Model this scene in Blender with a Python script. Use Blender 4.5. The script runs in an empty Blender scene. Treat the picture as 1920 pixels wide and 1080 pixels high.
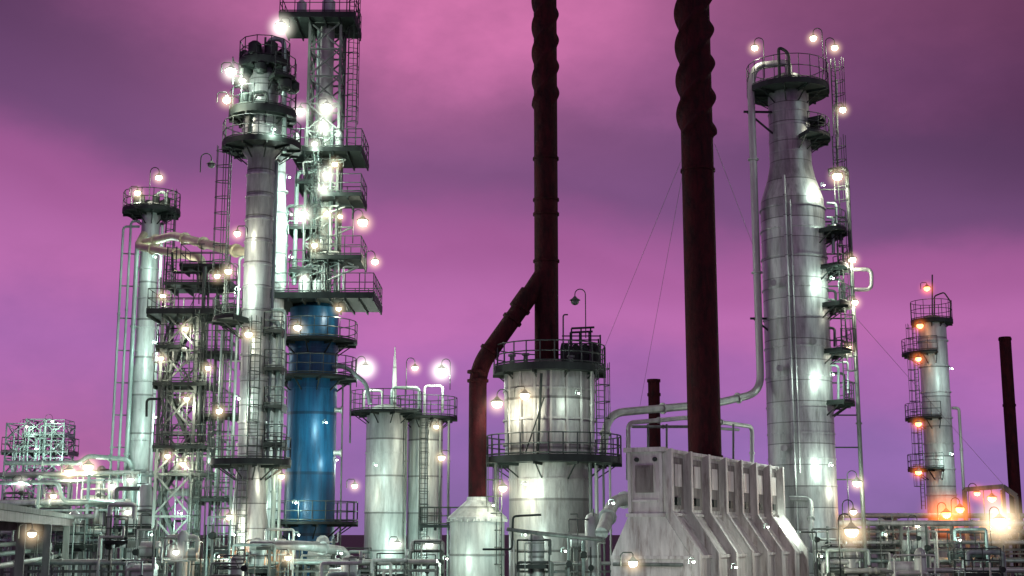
import bpy, math, random
from mathutils import Vector, Matrix
random.seed(7)
TH=math.radians(10.3); F=2540.0; CH=3.5
scene=bpy.context.scene
# ---- image pixel coordinates plus an assigned distance, converted to scene metres
def P(px,py,Y):
    u=(px-960)/F; v=(540-py)/F
    dy=math.cos(TH)-v*math.sin(TH); dz=math.sin(TH)+v*math.cos(TH)
    s=Y/dy
    return Vector((u*s,Y,CH+dz*s))
def Z(py,Y): return P(960,py,Y).z
def X(px,py,Y): return P(px,py,Y).x
def M(w,py,Y): return (P(960+w,py,Y)-P(960,py,Y)).length
def lin(r,g,b):
    def c(x):
        x/=255.0
        return x/12.92 if x<=0.04045 else ((x+0.055)/1.055)**2.4
    return (c(r),c(g),c(b),1)

# ---------------------------------------------------------------- materials
def newmat(name):
    m=bpy.data.materials.new(name); m.use_nodes=True
    nt=m.node_tree; b=nt.nodes['Principled BSDF']
    return m,nt,b
def metal(name,c1,c2,rough=.45,met=.3,scale=(1.5,1.5,.25),band=0,stain=None,stain_amt=.5,bump=.15):
    m,nt,b=newmat(name); N=nt.nodes; L=nt.links
    tc=N.new('ShaderNodeTexCoord'); mp=N.new('ShaderNodeMapping'); mp.inputs['Scale'].default_value=scale
    L.new(tc.outputs['Object'],mp.inputs['Vector'])
    n=N.new('ShaderNodeTexNoise'); n.inputs['Scale'].default_value=1.6; n.inputs['Detail'].default_value=7; n.inputs['Roughness'].default_value=.65
    L.new(mp.outputs[0],n.inputs['Vector'])
    r=N.new('ShaderNodeValToRGB'); r.color_ramp.elements[0].position=.32; r.color_ramp.elements[1].position=.66
    r.color_ramp.elements[0].color=(*c1,1); r.color_ramp.elements[1].color=(*c2,1)
    L.new(n.outputs['Fac'],r.inputs['Fac']); col=r.outputs['Color']
    if band:
        sp=N.new('ShaderNodeSeparateXYZ'); L.new(tc.outputs['Object'],sp.inputs[0])
        d=N.new('ShaderNodeMath'); d.operation='DIVIDE'; d.inputs[1].default_value=band; L.new(sp.outputs['Z'],d.inputs[0])
        fl=N.new('ShaderNodeMath'); fl.operation='FLOOR'; L.new(d.outputs[0],fl.inputs[0])
        wn=N.new('ShaderNodeTexWhiteNoise'); wn.noise_dimensions='1D'; L.new(fl.outputs[0],wn.inputs['W'])
        mr=N.new('ShaderNodeMapRange'); mr.inputs['To Min'].default_value=.74; mr.inputs['To Max'].default_value=1.08; L.new(wn.outputs['Value'],mr.inputs['Value'])
        fr=N.new('ShaderNodeMath'); fr.operation='FRACT'; L.new(d.outputs[0],fr.inputs[0])
        gt=N.new('ShaderNodeMath'); gt.operation='GREATER_THAN'; gt.inputs[1].default_value=.05; L.new(fr.outputs[0],gt.inputs[0])
        mg=N.new('ShaderNodeMapRange'); mg.inputs['To Min'].default_value=.45; mg.inputs['To Max'].default_value=1; L.new(gt.outputs[0],mg.inputs['Value'])
        mm=N.new('ShaderNodeMath'); mm.operation='MULTIPLY'; L.new(mr.outputs[0],mm.inputs[0]); L.new(mg.outputs[0],mm.inputs[1])
        vm=N.new('ShaderNodeVectorMath'); vm.operation='SCALE'; L.new(col,vm.inputs[0]); L.new(mm.outputs[0],vm.inputs['Scale']); col=vm.outputs[0]
    if stain:
        mp2=N.new('ShaderNodeMapping'); mp2.inputs['Scale'].default_value=(2.6,2.6,.35); L.new(tc.outputs['Object'],mp2.inputs['Vector'])
        n2=N.new('ShaderNodeTexNoise'); n2.inputs['Scale'].default_value=1.3; n2.inputs['Detail'].default_value=9; n2.inputs['Roughness'].default_value=.7; L.new(mp2.outputs[0],n2.inputs['Vector'])
        r2=N.new('ShaderNodeValToRGB'); r2.color_ramp.elements[0].position=.50; r2.color_ramp.elements[1].position=.70
        r2.color_ramp.elements[1].color=(stain_amt,)*3+(1,)
        L.new(n2.outputs['Fac'],r2.inputs['Fac'])
        mx=N.new('ShaderNodeMix'); mx.data_type='RGBA'; L.new(r2.outputs['Color'],mx.inputs['Factor']); L.new(col,mx.inputs['A']); mx.inputs['B'].default_value=(*stain,1); col=mx.outputs['Result']
    L.new(col,b.inputs['Base Color'])
    b.inputs['Metallic'].default_value=met
    rr=N.new('ShaderNodeMapRange'); rr.inputs['To Min'].default_value=rough-.12; rr.inputs['To Max'].default_value=min(1,rough+.2); L.new(n.outputs['Fac'],rr.inputs['Value']); L.new(rr.outputs[0],b.inputs['Roughness'])
    if bump:
        n3=N.new('ShaderNodeTexNoise'); n3.inputs['Scale'].default_value=5; n3.inputs['Detail'].default_value=4; L.new(tc.outputs['Object'],n3.inputs['Vector'])
        bp=N.new('ShaderNodeBump'); bp.inputs['Strength'].default_value=bump; bp.inputs['Distance'].default_value=.05; L.new(n3.outputs['Fac'],bp.inputs['Height']); L.new(bp.outputs[0],b.inputs['Normal'])
    return m
def glow(name,col,s):
    m,nt,b=newmat(name); N=nt.nodes; L=nt.links
    b.inputs['Base Color'].default_value=(.8,.8,.8,1)
    n=N.new('ShaderNodeTexNoise'); n.inputs['Scale'].default_value=3
    mr=N.new('ShaderNodeMapRange'); mr.inputs['To Min'].default_value=s*.9; mr.inputs['To Max'].default_value=s*1.1
    L.new(n.outputs['Fac'],mr.inputs['Value']); L.new(mr.outputs[0],b.inputs['Emission Strength'])
    b.inputs['Emission Color'].default_value=(*col,1)
    m.cycles.emission_sampling='NONE'
    return m
def halo_volume(name,col,k):
    # lamp halo imitated by an added emission-only volume, densest at the bulb
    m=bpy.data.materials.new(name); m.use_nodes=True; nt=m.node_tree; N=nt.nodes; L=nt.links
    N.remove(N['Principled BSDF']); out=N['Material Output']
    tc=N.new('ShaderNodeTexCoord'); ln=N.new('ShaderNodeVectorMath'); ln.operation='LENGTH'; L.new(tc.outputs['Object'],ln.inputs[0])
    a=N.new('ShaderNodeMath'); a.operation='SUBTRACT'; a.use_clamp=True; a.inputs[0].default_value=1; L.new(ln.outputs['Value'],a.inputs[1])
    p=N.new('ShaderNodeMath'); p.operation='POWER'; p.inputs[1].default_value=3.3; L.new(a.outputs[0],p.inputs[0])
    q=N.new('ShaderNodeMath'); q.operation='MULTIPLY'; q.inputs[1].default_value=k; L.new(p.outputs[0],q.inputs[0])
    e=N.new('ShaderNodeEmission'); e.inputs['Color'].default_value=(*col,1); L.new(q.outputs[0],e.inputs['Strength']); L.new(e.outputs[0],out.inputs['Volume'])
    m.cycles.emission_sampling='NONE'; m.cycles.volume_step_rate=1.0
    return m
M_CLAD=metal('aluminium_cladding',(.24,.27,.265),(.50,.55,.53),.40,.5,band=1.25,stain=(.08,.08,.075),stain_amt=.6)
M_WHITE=metal('white_painted_steel',(.34,.40,.38),(.62,.70,.66),.42,.2,band=2.4,stain=(.14,.15,.13),stain_amt=.5)
M_PIPE=metal('pale_pipe_paint',(.29,.33,.30),(.50,.55,.50),.4,.3)
M_GREEN=metal('pale_galvanised_pipe',(.18,.27,.245),(.38,.50,.455),.4,.3)
M_CREAM=metal('cream_pipe_lagging',(.42,.41,.27),(.60,.60,.42),.5,.05)
M_DARK=metal('dark_green_grating',(.009,.016,.014),(.026,.040,.035),.6,.3)
M_STEEL=metal('grey_structural_steel',(.07,.09,.08),(.21,.25,.225),.5,.3)
M_RAIL=metal('railing_steel',(.025,.036,.032),(.07,.095,.085),.5,.3,bump=0)
M_RUST=metal('oxide_red_stack_paint',(.014,.0025,.004),(.052,.007,.010),.85,0,scale=(1.6,1.6,.7),stain=(.006,.0025,.003),stain_amt=.9,bump=1.0)
M_RUST.node_tree.nodes['Principled BSDF'].inputs['Specular IOR Level'].default_value=.2
M_BLUE=metal('blue_vessel_paint',(.003,.06,.14),(.008,.14,.28),.36,.15,scale=(1.8,1.8,.12),band=3.4,stain=(.003,.03,.07),stain_amt=.9)
M_FURN=metal('stained_pale_furnace_plate',(.34,.335,.325),(.60,.59,.57),.5,.1,stain=(.11,.065,.055),stain_amt=.75,bump=.4)
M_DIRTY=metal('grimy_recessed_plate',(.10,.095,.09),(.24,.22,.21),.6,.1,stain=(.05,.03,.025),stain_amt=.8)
M_DRUM=metal('streaked_heater_drum_paint',(.28,.30,.285),(.52,.55,.51),.42,.25,band=2.6,stain=(.11,.09,.075),stain_amt=.65,bump=.3)
M_CONC=metal('weathered_concrete',(.13,.155,.14),(.27,.30,.28),.8,0)
G_WARM=glow('warm_lamp_glow',(1,.84,.55),7)
G_WHITE=glow('white_lamp_glow',(1,.96,.84),9)
G_ORANGE=glow('orange_lamp_glow',(1,.36,.10),5)
H_WARM=halo_volume('warm_added_halo',(1,.74,.45),3.4); H_WHITE=halo_volume('white_added_halo',(1,.96,.82),4.2); H_OR=halo_volume('orange_added_halo',(1,.21,.04),3.6)

# ---------------------------------------------------------------- geometry
def frame(d):
    d=d.normalized()
    a=Vector((0,0,1)) if abs(d.z)<.9 else Vector((1,0,0))
    s=d.cross(a).normalized(); t=s.cross(d).normalized()
    return s,t
def fillet(pts,rad,n=6):
    pts=[Vector(p) for p in pts]; out=[pts[0]]
    for i in range(1,len(pts)-1):
        a,b,c=pts[i-1],pts[i],pts[i+1]
        l1=(a-b).length; l2=(c-b).length; r=min(rad,l1*.48,l2*.48)
        p=b+(a-b).normalized()*r; q=b+(c-b).normalized()*r
        for k in range(n+1):
            t=k/n; out.append(p*(1-t)**2+b*2*t*(1-t)+q*t*t)
    out.append(pts[-1]); return out
class B:
    def __init__(s): s.v=[]; s.f=[]
    def tube(s,pts,r,seg=6,radii=None,caps=True):
        pts=[Vector(p) for p in pts]; n=len(pts); base=len(s.v)
        S=None
        for i,p in enumerate(pts):
            d=(pts[min(i+1,n-1)]-pts[max(i-1,0)])
            if d.length<1e-9: d=Vector((0,0,1))
            d.normalize()
            if S is None: S,T=frame(d)
            else:
                S=(S-d*S.dot(d)).normalized(); T=S.cross(d).normalized()
            rr=radii[i] if radii else r
            for k in range(seg):
                a=2*math.pi*k/seg; s.v.append(p+S*math.cos(a)*rr+T*math.sin(a)*rr)
        for i in range(n-1):
            for k in range(seg):
                a=base+i*seg+k; b=base+i*seg+(k+1)%seg
                s.f.append((a,b,b+seg,a+seg))
        if caps:
            s.f.append(tuple(base+k for k in range(seg))[::-1]); s.f.append(tuple(base+(n-1)*seg+k for k in range(seg)))
        return s
    def lathe(s,x,y,prof,seg=40):
        base=len(s.v)
        for z,r in prof:
            for k in range(seg):
                a=2*math.pi*k/seg; s.v.append(Vector((x+r*math.cos(a),y+r*math.sin(a),z)))
        for i in range(len(prof)-1):
            for k in range(seg):
                a=base+i*seg+k; b=base+i*seg+(k+1)%seg
                s.f.append((a,b,b+seg,a+seg))
        s.f.append(tuple(base+k for k in range(seg))[::-1]); s.f.append(tuple(base+(len(prof)-1)*seg+k for k in range(seg)))
        return s
    def ring(s,x,y,z,r,t=.05,h=.1,seg=40):
        base=len(s.v)
        q=[(z-h/2,r-.01),(z-h/2,r+t),(z+h/2,r+t),(z+h/2,r-.01)]
        for zz,rr in q:
            for k in range(seg):
                a=2*math.pi*k/seg; s.v.append(Vector((x+rr*math.cos(a),y+rr*math.sin(a),zz)))
        for i in range(4):
            for k in range(seg):
                a=base+i*seg+k; b=base+i*seg+(k+1)%seg; c=base+((i+1)%4)*seg+(k+1)%seg; d=base+((i+1)%4)*seg+k
                s.f.append((a,b,c,d))
        return s
    def beam(s,p,q,w=.12,h=None):
        h=h or w; p=Vector(p); q=Vector(q); S,T=frame(q-p); base=len(s.v)
        for c in (p,q):
            for a,b in ((-1,-1),(1,-1),(1,1),(-1,1)): s.v.append(c+S*a*w/2+T*b*h/2)
        o=base; s.f+= [(o,o+1,o+2,o+3)[::-1],(o+4,o+5,o+6,o+7)]
        for k in range(4): s.f.append((o+k,o+(k+1)%4,o+4+(k+1)%4,o+4+k))
        return s
    def box(s,c,d,rz=0):
        c=Vector(c); R=Matrix.Rotation(rz,3,'Z'); o=len(s.v)
        for z in (-1,1):
            for a,b in ((-1,-1),(1,-1),(1,1),(-1,1)): s.v.append(c+R@Vector((a*d[0]/2,b*d[1]/2,z*d[2]/2)))
        s.f+= [(o,o+1,o+2,o+3)[::-1],(o+4,o+5,o+6,o+7)]
        for k in range(4): s.f.append((o+k,o+(k+1)%4,o+4+(k+1)%4,o+4+k))
        return s
    def arc(s,x,y,z,ri,ro,a0,a1,th=.12):
        full=abs(a1-a0)>=359.9; n=max(6,int(abs(a1-a0)/8)); base=len(s.v)
        for i in range(n+1):
            a=math.radians(a0+(a1-a0)*i/n); c,d=math.cos(a),math.sin(a)
            for r,zz in ((ri,z-th),(ro,z-th),(ro,z),(ri,z)): s.v.append(Vector((x+r*c,y+r*d,zz)))
        for i in range(n):
            for k in range(4):
                a=base+i*4+k; b=base+i*4+(k+1)%4
                s.f.append((a,b,b+4,a+4))
        if not full: s.f.append((base,base+1,base+2,base+3)); s.f.append(tuple(base+n*4+k for k in (3,2,1,0)))
        return s
    def obj(s,name,mat,parent=None,origin=None,smooth=True,ang=35):
        o=Vector(origin) if origin is not None else Vector((0,0,0))
        me=bpy.data.meshes.new(name); me.from_pydata([v-o for v in s.v],[],s.f); me.validate(); me.update()
        if smooth:
            me.polygons.foreach_set('use_smooth',[True]*len(me.polygons)); me.set_sharp_from_angle(angle=math.radians(ang))
        me.materials.append(mat)
        ob=bpy.data.objects.new(name,me); scene.collection.objects.link(ob)
        if parent is not None: ob.parent=parent
        else: ob.location=o
        return ob
class T:
    """a thing: empty at its base carrying the parts"""
    def __init__(s,name,base,label,cat,group=None):
        s.b=Vector(base); e=bpy.data.objects.new(name,None); e.empty_display_size=.5; e.location=s.b; scene.collection.objects.link(e)
        e['label']=label; e['category']=cat
        if group: e['group']=group
        s.e=e
    def add(s,name,b,mat,parent=None,**k):
        if not b.f: return None
        return b.obj(name,mat,parent or s.e,s.b,**k)
def solo(name,b,mat,label,cat,group=None,origin=None,**k):
    o=b.obj(name,mat,None,origin if origin is not None else b.v[0].copy(),**k); o['label']=label; o['category']=cat
    if group:o['group']=group
    return o
def rail_path(b,pts,h=1.1,r=.028,closed=False,post=1):
    for hh in (h,h*.52): b.tube([p+Vector((0,0,hh)) for p in pts],r,5)
    b.tube([p+Vector((0,0,.08)) for p in pts],r*1.3,4)
    for p in pts[::post]: b.tube([p+Vector((0,0,-.05)),p+Vector((0,0,h))],r,5)
def round_platform(t,x,y,z,ri,ro,a0=0,a1=360,rail=True,brackets=True,h=1.1,th=.16,rr=.028):
    d=B().arc(x,y,z,ri,ro,a0,a1,th)
    n=max(4,int(abs(a1-a0)/36))
    if brackets:
        for i in range(n+1 if abs(a1-a0)<359 else n):
            a=math.radians(a0+(a1-a0)*i/n); c,s=math.cos(a),math.sin(a)
            d.beam((x+ri*c,y+ri*s,z-th-.5*(ro-ri)-.1),(x+(ro-.25)*c,y+(ro-.25)*s,z-th-.03),.06)
            d.beam((x+ri*c,y+ri*s,z-th-.06),(x+ro*c,y+ro*s,z-th-.06),.08,.14)
    o=t.add('platform',d,M_DARK)
    if rail:
        n=max(4,int(math.radians(abs(a1-a0))*ro/.75)); pts=[]
        for i in range(n+1):
            a=math.radians(a0+(a1-a0)*i/n); pts.append(Vector((x+(ro-.04)*math.cos(a),y+(ro-.04)*math.sin(a),z)))
        b=B(); rail_path(b,pts,h,rr); t.add('railing',b,M_RAIL,o)
    return o
def rect_platform(t,x0,x1,y0,y1,z,rail=True,h=1.1,th=.18,joists=True,rm=None):
    d=B().box(((x0+x1)/2,(y0+y1)/2,z-th/2),(x1-x0,y1-y0,th))
    if joists:
        n=max(2,int((x1-x0)/.8))
        for i in range(n+1):
            xx=x0+.06+(x1-x0-.12)*i/n; d.beam((xx,y0+.02,z-th-.09),(xx,y1-.02,z-th-.09),.07,.18)
    o=t.add('platform',d,rm or M_DARK)
    if rail:
        pts=[]
        def seg(a,b):
            n=max(1,int((Vector(b)-Vector(a)).length/.8))
            for i in range(n): pts.append(Vector(a).lerp(Vector(b),i/n))
        e=.05
        c=[(x0+e,y0+e,z),(x1-e,y0+e,z),(x1-e,y1-e,z),(x0+e,y1-e,z),(x0+e,y0+e,z)]
        for i in range(4): seg(c[i],c[i+1])
        pts.append(Vector(c[4])); b=B(); rail_path(b,pts,h); t.add('railing',b,rm or M_RAIL,o)
    return o
def ladder(t,x,y,z0,z1,ang=-90,cage=True,w=.5):
    a=math.radians(ang); o=Vector((math.cos(a),math.sin(a),0)); s=Vector((-o.y,o.x,0)); c=Vector((x,y,0)); b=B()
    for k in (-1,1): b.beam(c+s*k*w/2+Vector((0,0,z0)),c+s*k*w/2+Vector((0,0,z1)),.06)
    z=z0+.3
    while z<z1: b.tube([c-s*w/2+Vector((0,0,z)),c+s*w/2+Vector((0,0,z))],.018,4,caps=False); z+=.33
    if cage:
        z=z0+1.8
        while z<z1:
            b.tube([c+s*(w/2)*math.cos(q)*1.25+o*.75*math.sin(q)+Vector((0,0,z)) for q in [math.pi*i/8 for i in range(9)]],.025,4); z+=.85
        for i in range(1,8,2):
            q=math.pi*i/8; p=c+s*(w/2)*math.cos(q)*1.25+o*.75*math.sin(q)
            b.tube([p+Vector((0,0,z0+1.8)),p+Vector((0,0,z1))],.02,4)
    return t.add('ladder',b,M_RAIL)
def lattice(b,x,y,hx,hy,z0,z1,bay,w=.12,bw=.07,levels=True):
    cs=[(x-hx,y-hy),(x+hx,y-hy),(x+hx,y+hy),(x-hx,y+hy)]
    for c in cs: b.beam((*c,z0),(*c,z1),w)
    n=max(1,round((z1-z0)/bay))
    for i in range(n):
        za=z0+(z1-z0)*i/n; zb=z0+(z1-z0)*(i+1)/n
        for k in range(4):
            p=cs[k]; q=cs[(k+1)%4]
            b.beam((*p,zb-.06),(*q,zb-.06),bw*1.2)
            off=.02 if k%2 else -.02
            b.beam((p[0]+off,p[1]+off,za),(q[0]+off,q[1]+off,zb-.1),bw); b.beam((q[0]-off,q[1]-off,za),(p[0]-off,p[1]-off,zb-.1),bw)
def pipe(t,pts,r,mat=None,name='pipe',fr=None,flange=True):
    b=B(); q=fillet(pts,fr or r*3.2); b.tube(q,r,14 if r>.1 else 8)
    if flange:
        for i in range(len(pts)-1):
            a,c=Vector(pts[i]),Vector(pts[i+1]); L=(c-a).length
            if L>2.5:
                for tt in ([.5] if L<8 else [.25,.62]):
                    m=a.lerp(c,tt); d=(c-a).normalized(); b.tube([m-d*.05,m+d*.05],r*1.45,14 if r>.1 else 8)
    return t.add(name,b,mat or M_PIPE)
def upipe(pts,r,mat,label,cat='pipe',group=None):
    b=B(); b.tube(fillet(pts,r*3.2),r,14 if r>.1 else 8)
    for i in range(len(pts)-1):
        a,c=Vector(pts[i]),Vector(pts[i+1]); L=(c-a).length
        if L>1.5:
            m=a.lerp(c,.5); d=(c-a).normalized(); b.tube([m-d*.05,m+d*.05],r*1.45,12)
    return solo('process_pipe',b,mat,label,cat,group)

# ---------------------------------------------------------------- lamps (copied templates)
cache={}
def lampmesh(style,H,s,glowm):
    key=(style,round(H,1),round(s,2),glowm.name)
    if key in cache: return cache[key]
    pole=B()
    if style=='goose':
        ctr=[Vector((0,0,-H)),Vector((0,0,.15))]
        for i in range(1,9):
            a=math.pi*i/8; ctr.append(Vector((.28-.28*math.cos(a),0,.15+.28*math.sin(a))))
        ctr.append(Vector((.56,0,.02))); off=Vector((.56,0,0))
    else:
        k=min(1,s*1.1)
        ctr=[Vector((0,0,-.35*k)),Vector((0,0,.1*k)),Vector((.12*k,0,.2*k)),Vector((.45*k,0,.2*k)),Vector((.5*k,0,.12*k)),Vector((.5*k,0,.02))]; off=Vector((.5*k,0,0))
    ctr=[p-off for p in ctr]
    pole.tube(ctr,.03 if s>.6 else .015,6)
    s=min(s,1.7)*.82
    sh=B().lathe(0,0,[(.04*s,.05*s),(.0,.08*s),(-.06*s,.13*s),(-.15*s,.27*s),(-.17*s,.27*s),(-.13*s,.20*s)],16)
    bu=B().lathe(0,0,[(-.08*s,.06*s),(-.12*s,.15*s),(-.20*s,.20*s),(-.29*s,.20*s),(-.37*s,.14*s),(-.41*s,.05*s)],16)
    ms=[]
    for nm,b,m in (('bracket_pole',pole,M_RAIL),('lamp_shade',sh,M_STEEL),('bulb',bu,glowm)):
        me=bpy.data.meshes.new(nm); me.from_pydata(b.v,[],b.f); me.polygons.foreach_set('use_smooth',[True]*len(me.polygons)); me.materials.append(m); ms.append((nm,me))
    cache[key]=ms; return ms
def halomesh(m):
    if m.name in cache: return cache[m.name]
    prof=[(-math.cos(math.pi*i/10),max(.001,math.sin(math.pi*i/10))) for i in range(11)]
    b=B().lathe(0,0,prof,16); me=bpy.data.meshes.new('added_halo'); me.from_pydata(b.v,[],b.f); me.materials.append(m); cache[m.name]=me; return me
COL={'w':(1,.92,.74),'g':(.84,1,.86),'o':(1,.40,.15),'c':(.76,1,.90)}
def lamp(px,py,Y,E=150,col='w',s=1.0,style='bracket',H=1.6,rot=0,label=None,lit=True,hz=None):
    p=P(px,py,Y)+Vector((0,0,.2*s))
    g={'w':G_WARM,'g':G_WHITE,'c':G_WHITE,'o':G_ORANGE}[col]
    if s<.1: s=.34; E*=1.25  # tiny sizes mark added fill lights, dressed as small bracket lamps
    if not lit: g=M_STEEL
    e=bpy.data.objects.new('area_lamp',None); e.empty_display_size=.2; e.location=p; e.rotation_euler=(0,0,math.radians(rot)); scene.collection.objects.link(e)
    nm={'w':'glowing warm white','g':'dazzling white','c':'dazzling white','o':'glowing orange'}[col] if lit else 'unlit'
    e['label']=label or (nm+(' gooseneck' if style=='goose' else ' bracket')+' lamp with conical shade on refinery steelwork'); e['category']='lamp'; e['group']='lamps on the refinery towers'  # the added fill lights share this label and group
    for n,me in lampmesh(style,H,s,g):
        o=bpy.data.objects.new(n,me); o.parent=e; scene.collection.objects.link(o)
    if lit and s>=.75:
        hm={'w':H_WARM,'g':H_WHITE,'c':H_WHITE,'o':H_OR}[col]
        R=hz or (.34+.38*s); o=bpy.data.objects.new('added_halo',halomesh(hm)); o.parent=e; o.location=(0,0,-.22*min(s,1.7)); o.scale=(R,R,R); scene.collection.objects.link(o)  # glowing sphere added round the bulb to imitate its halo
    if lit and E>0:
        ld=bpy.data.lights.new('lamp_light','POINT'); ld.energy=E; ld.color=COL[col]; ld.shadow_soft_size=.12
        lo=bpy.data.objects.new('lamp_light',ld); lo.parent=e; lo.location=(0,-.1,-.55*min(s,1.7)); scene.collection.objects.link(lo)

# ================================================================ GROUND
def ground():
    b=B(); R=3000; b.v=[Vector((-R,-200,0)),Vector((R,-200,0)),Vector((R,R*2,0)),Vector((-R,R*2,0))]; b.f=[(0,1,2,3)]
    g=metal('gravel_ground',(.035,.035,.035),(.09,.085,.08),.85,0,scale=(.3,.3,.3))
    o=b.obj('ground',g,smooth=False); o['kind']='structure'
    r=B(); r.v=[Vector((-60,46,.004)),Vector((60,46,.004)),Vector((60,54,.004)),Vector((-60,54,.004))]; r.f=[(0,1,2,3)]
    o=r.obj('road',metal('asphalt',(.035,.035,.037),(.06,.06,.062),.8,0),smooth=False); o['kind']='structure'
ground()

def rings(t,x,y,zs,r,name='stiffening_ring',mat=None,tk=.05,h=.1):
    for z in zs:
        t.add(name,B().ring(x,y,z,r(z) if callable(r) else r,tk,h),mat or M_CLAD)

# ================================================================ SLIM COLUMN (A)
Y=85; x=X(283,420,Y); zt=Z(395,Y)
t=T('distillation_column',(x,Y,0),'slim white column with round top platform and cream pipe','column')
r=M(18,600,Y)
t.add('shell',B().lathe(x,Y,[(0,r*1.25),(Z(700,Y),r*1.25),(Z(680,Y),r),(zt,r*.95),(zt+.4,r*.8),(zt+.6,r*.3)]),M_WHITE)
rings(t,x,Y,[Z(p,Y) for p in range(450,680,55)],r,mat=M_WHITE)
rings(t,x,Y,[Z(p,Y) for p in range(715,960,55)],r*1.25,mat=M_WHITE)
round_platform(t,x,Y,zt,r,M(53,380,Y),th=.25)
pipe(t,[(x+.3,Y,zt+.3),(x+.3,Y,zt+1.2),(x+.9,Y-.2,zt+1.2),(x+1.0,Y-.2,zt)],.1,M_GREEN)
for px,pp,rr in ((229,430,.08),(243,420,.08),(257,460,.14)):
    xx=X(px,600,Y); pipe(t,[(x-.5,Y-.8,Z(pp,Y)),(xx,Y-.8,Z(pp,Y)),(xx,Y-.8,.2)],rr,M_GREEN)
b=B()
for p in range(480,960,60): b.beam((X(227,600,Y),Y-.8,Z(p,Y)),(x-.4,Y-.5,Z(p,Y)),.07)
t.add('pipe_support',b,M_STEEL)
ladder(t,X(318,500,Y),Y-.4,.3,zt+1.2,-60)
pipe(t,[(X(305,600,Y),Y-1.1,Z(430,Y)),(X(305,600,Y),Y-1.1,.2)],.1,M_WHITE)
for q in (0,60,120,200,240,300):
    a=math.radians(q); t.add('valve',B().lathe(x+.95*math.cos(a),Y+.95*math.sin(a),[(zt+.02,.1),(zt+.2,.24),(zt+.75,.24),(zt+.9,.1)],10),M_DARK)
lamp(258,362,Y-1.6,130,'w',1.2,rot=0); lamp(298,333,Y-1.2,130,'w',1.2,'goose',1.7)
lamp(292,480,Y-2.2,150,'c',.01); lamp(292,640,Y-2.6,300,'c',.01); lamp(292,780,Y-2.8,300,'c',.01)
Yc=78
t=T('overhead_pipe',P(380,480,Yc),'thick cream lagged pipes bridging from slim column to main tower','pipe')
pipe(t,[P(270,440,84.2),P(258,462,82.5),P(380,484,76),P(382,540,76)],.24,M_CREAM,fr=.7)
pipe(t,[P(262,458,83.6),P(325,442,80),P(420,466,72),P(466,474,70)],.26,M_CREAM,fr=.6)
lamp(330,505,77,90,'w',.01)

# ================================================================ STEEL FRAME (B)
Y=75
xa,xb=X(306,800,Y),X(372,800,Y); xm=(xa+xb)/2
t=T('braced_steel_frame',(xm,Y,0),'tall cross-braced steel frame crowded with platforms, ladders and pipes','tower')
b=B(); lattice(b,xm,Y,(xb-xa)/2,1.1,0,Z(585,Y),2.2,.16,.10); t.add('frame',b,M_STEEL)
rect_platform(t,X(291,590,Y),X(462,590,Y),Y-1.9,Y+1.6,Z(588,Y),th=.3)
rect_platform(t,X(300,720,Y),X(400,720,Y),Y-1.6,Y+1.4,Z(722,Y))
rect_platform(t,X(300,830,Y),X(405,830,Y),Y-1.6,Y+1.4,Z(838,Y))
rect_platform(t,X(318,540,Y),X(440,540,Y),Y-1.2,Y+1.6,Z(535,Y))
rect_platform(t,X(372,660,Y),X(440,660,Y),Y-1.2,Y+1.3,Z(662,Y)); rect_platform(t,X(375,775,Y),X(445,775,Y),Y-1.2,Y+1.3,Z(778,Y))
rect_platform(t,X(372,930,Y),X(440,930,Y),Y-1.4,Y+1.3,Z(935,Y)); rect_platform(t,X(345,478,Y),X(425,478,Y),Y-1.0,Y+1.3,Z(500,Y))
rect_platform(t,X(303,655,Y),X(350,655,Y),Y-1.4,Y+1,Z(652,Y)); rect_platform(t,X(330,885,Y),X(400,885,Y),Y-1.4,Y+1,Z(888,Y))
for px,p0 in ((318,620),(345,560),(358,610),(384,500),(392,520),(400,560),(408,510),(416,620),(423,540),(430,480),(436,600)):
    pipe(t,[P(px,p0,Y-1.2+random.uniform(-.2,.6)),Vector((X(px,760,Y),Y-1.0,.3))],random.choice([.04,.06,.08,.11]),random.choice([M_GREEN,M_STEEL,M_STEEL,M_RAIL]))
for k in range(30):
    px=random.randint(305,430); p0=random.randint(500,1000); w_=random.choice([-1,1])*random.randint(15,50); hh=random.randint(15,50); yy=Y+random.uniform(-1.2,1)
    pipe(t,[P(px,p0+hh,yy),P(px,p0,yy),P(px+w_,p0,yy),P(px+w_,p0+random.choice([-hh,hh]),yy)],random.choice([.03,.05,.07]),random.choice([M_GREEN,M_STEEL,M_DARK,M_PIPE]),flange=False)
b=B()
for px in (398,412,436): b.beam((X(px,700,Y),Y+.8,.1),(X(px,700,Y),Y+.8,Z(500,Y)),.12)
for py in range(520,1060,48): b.beam((X(398,700,Y),Y+.8,Z(py,Y)),(X(436,700,Y),Y+.8,Z(py+30,Y)),.08); b.beam((X(398,700,Y),Y+.8,Z(py,Y)),(X(436,700,Y),Y+.8,Z(py,Y)),.1)
t.add('bracing',b,M_STEEL)
for p0,p1,px in ((722,592,383),(838,726,330),(1060,890,385),(935,780,418)): ladder(t,X(px,700,Y),Y-1.5,Z(p0,Y),Z(p1,Y),-90)
ladder(t,X(330,520,Y),Y-1.1,Z(590,Y),Z(470,Y),-90,False)
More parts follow.
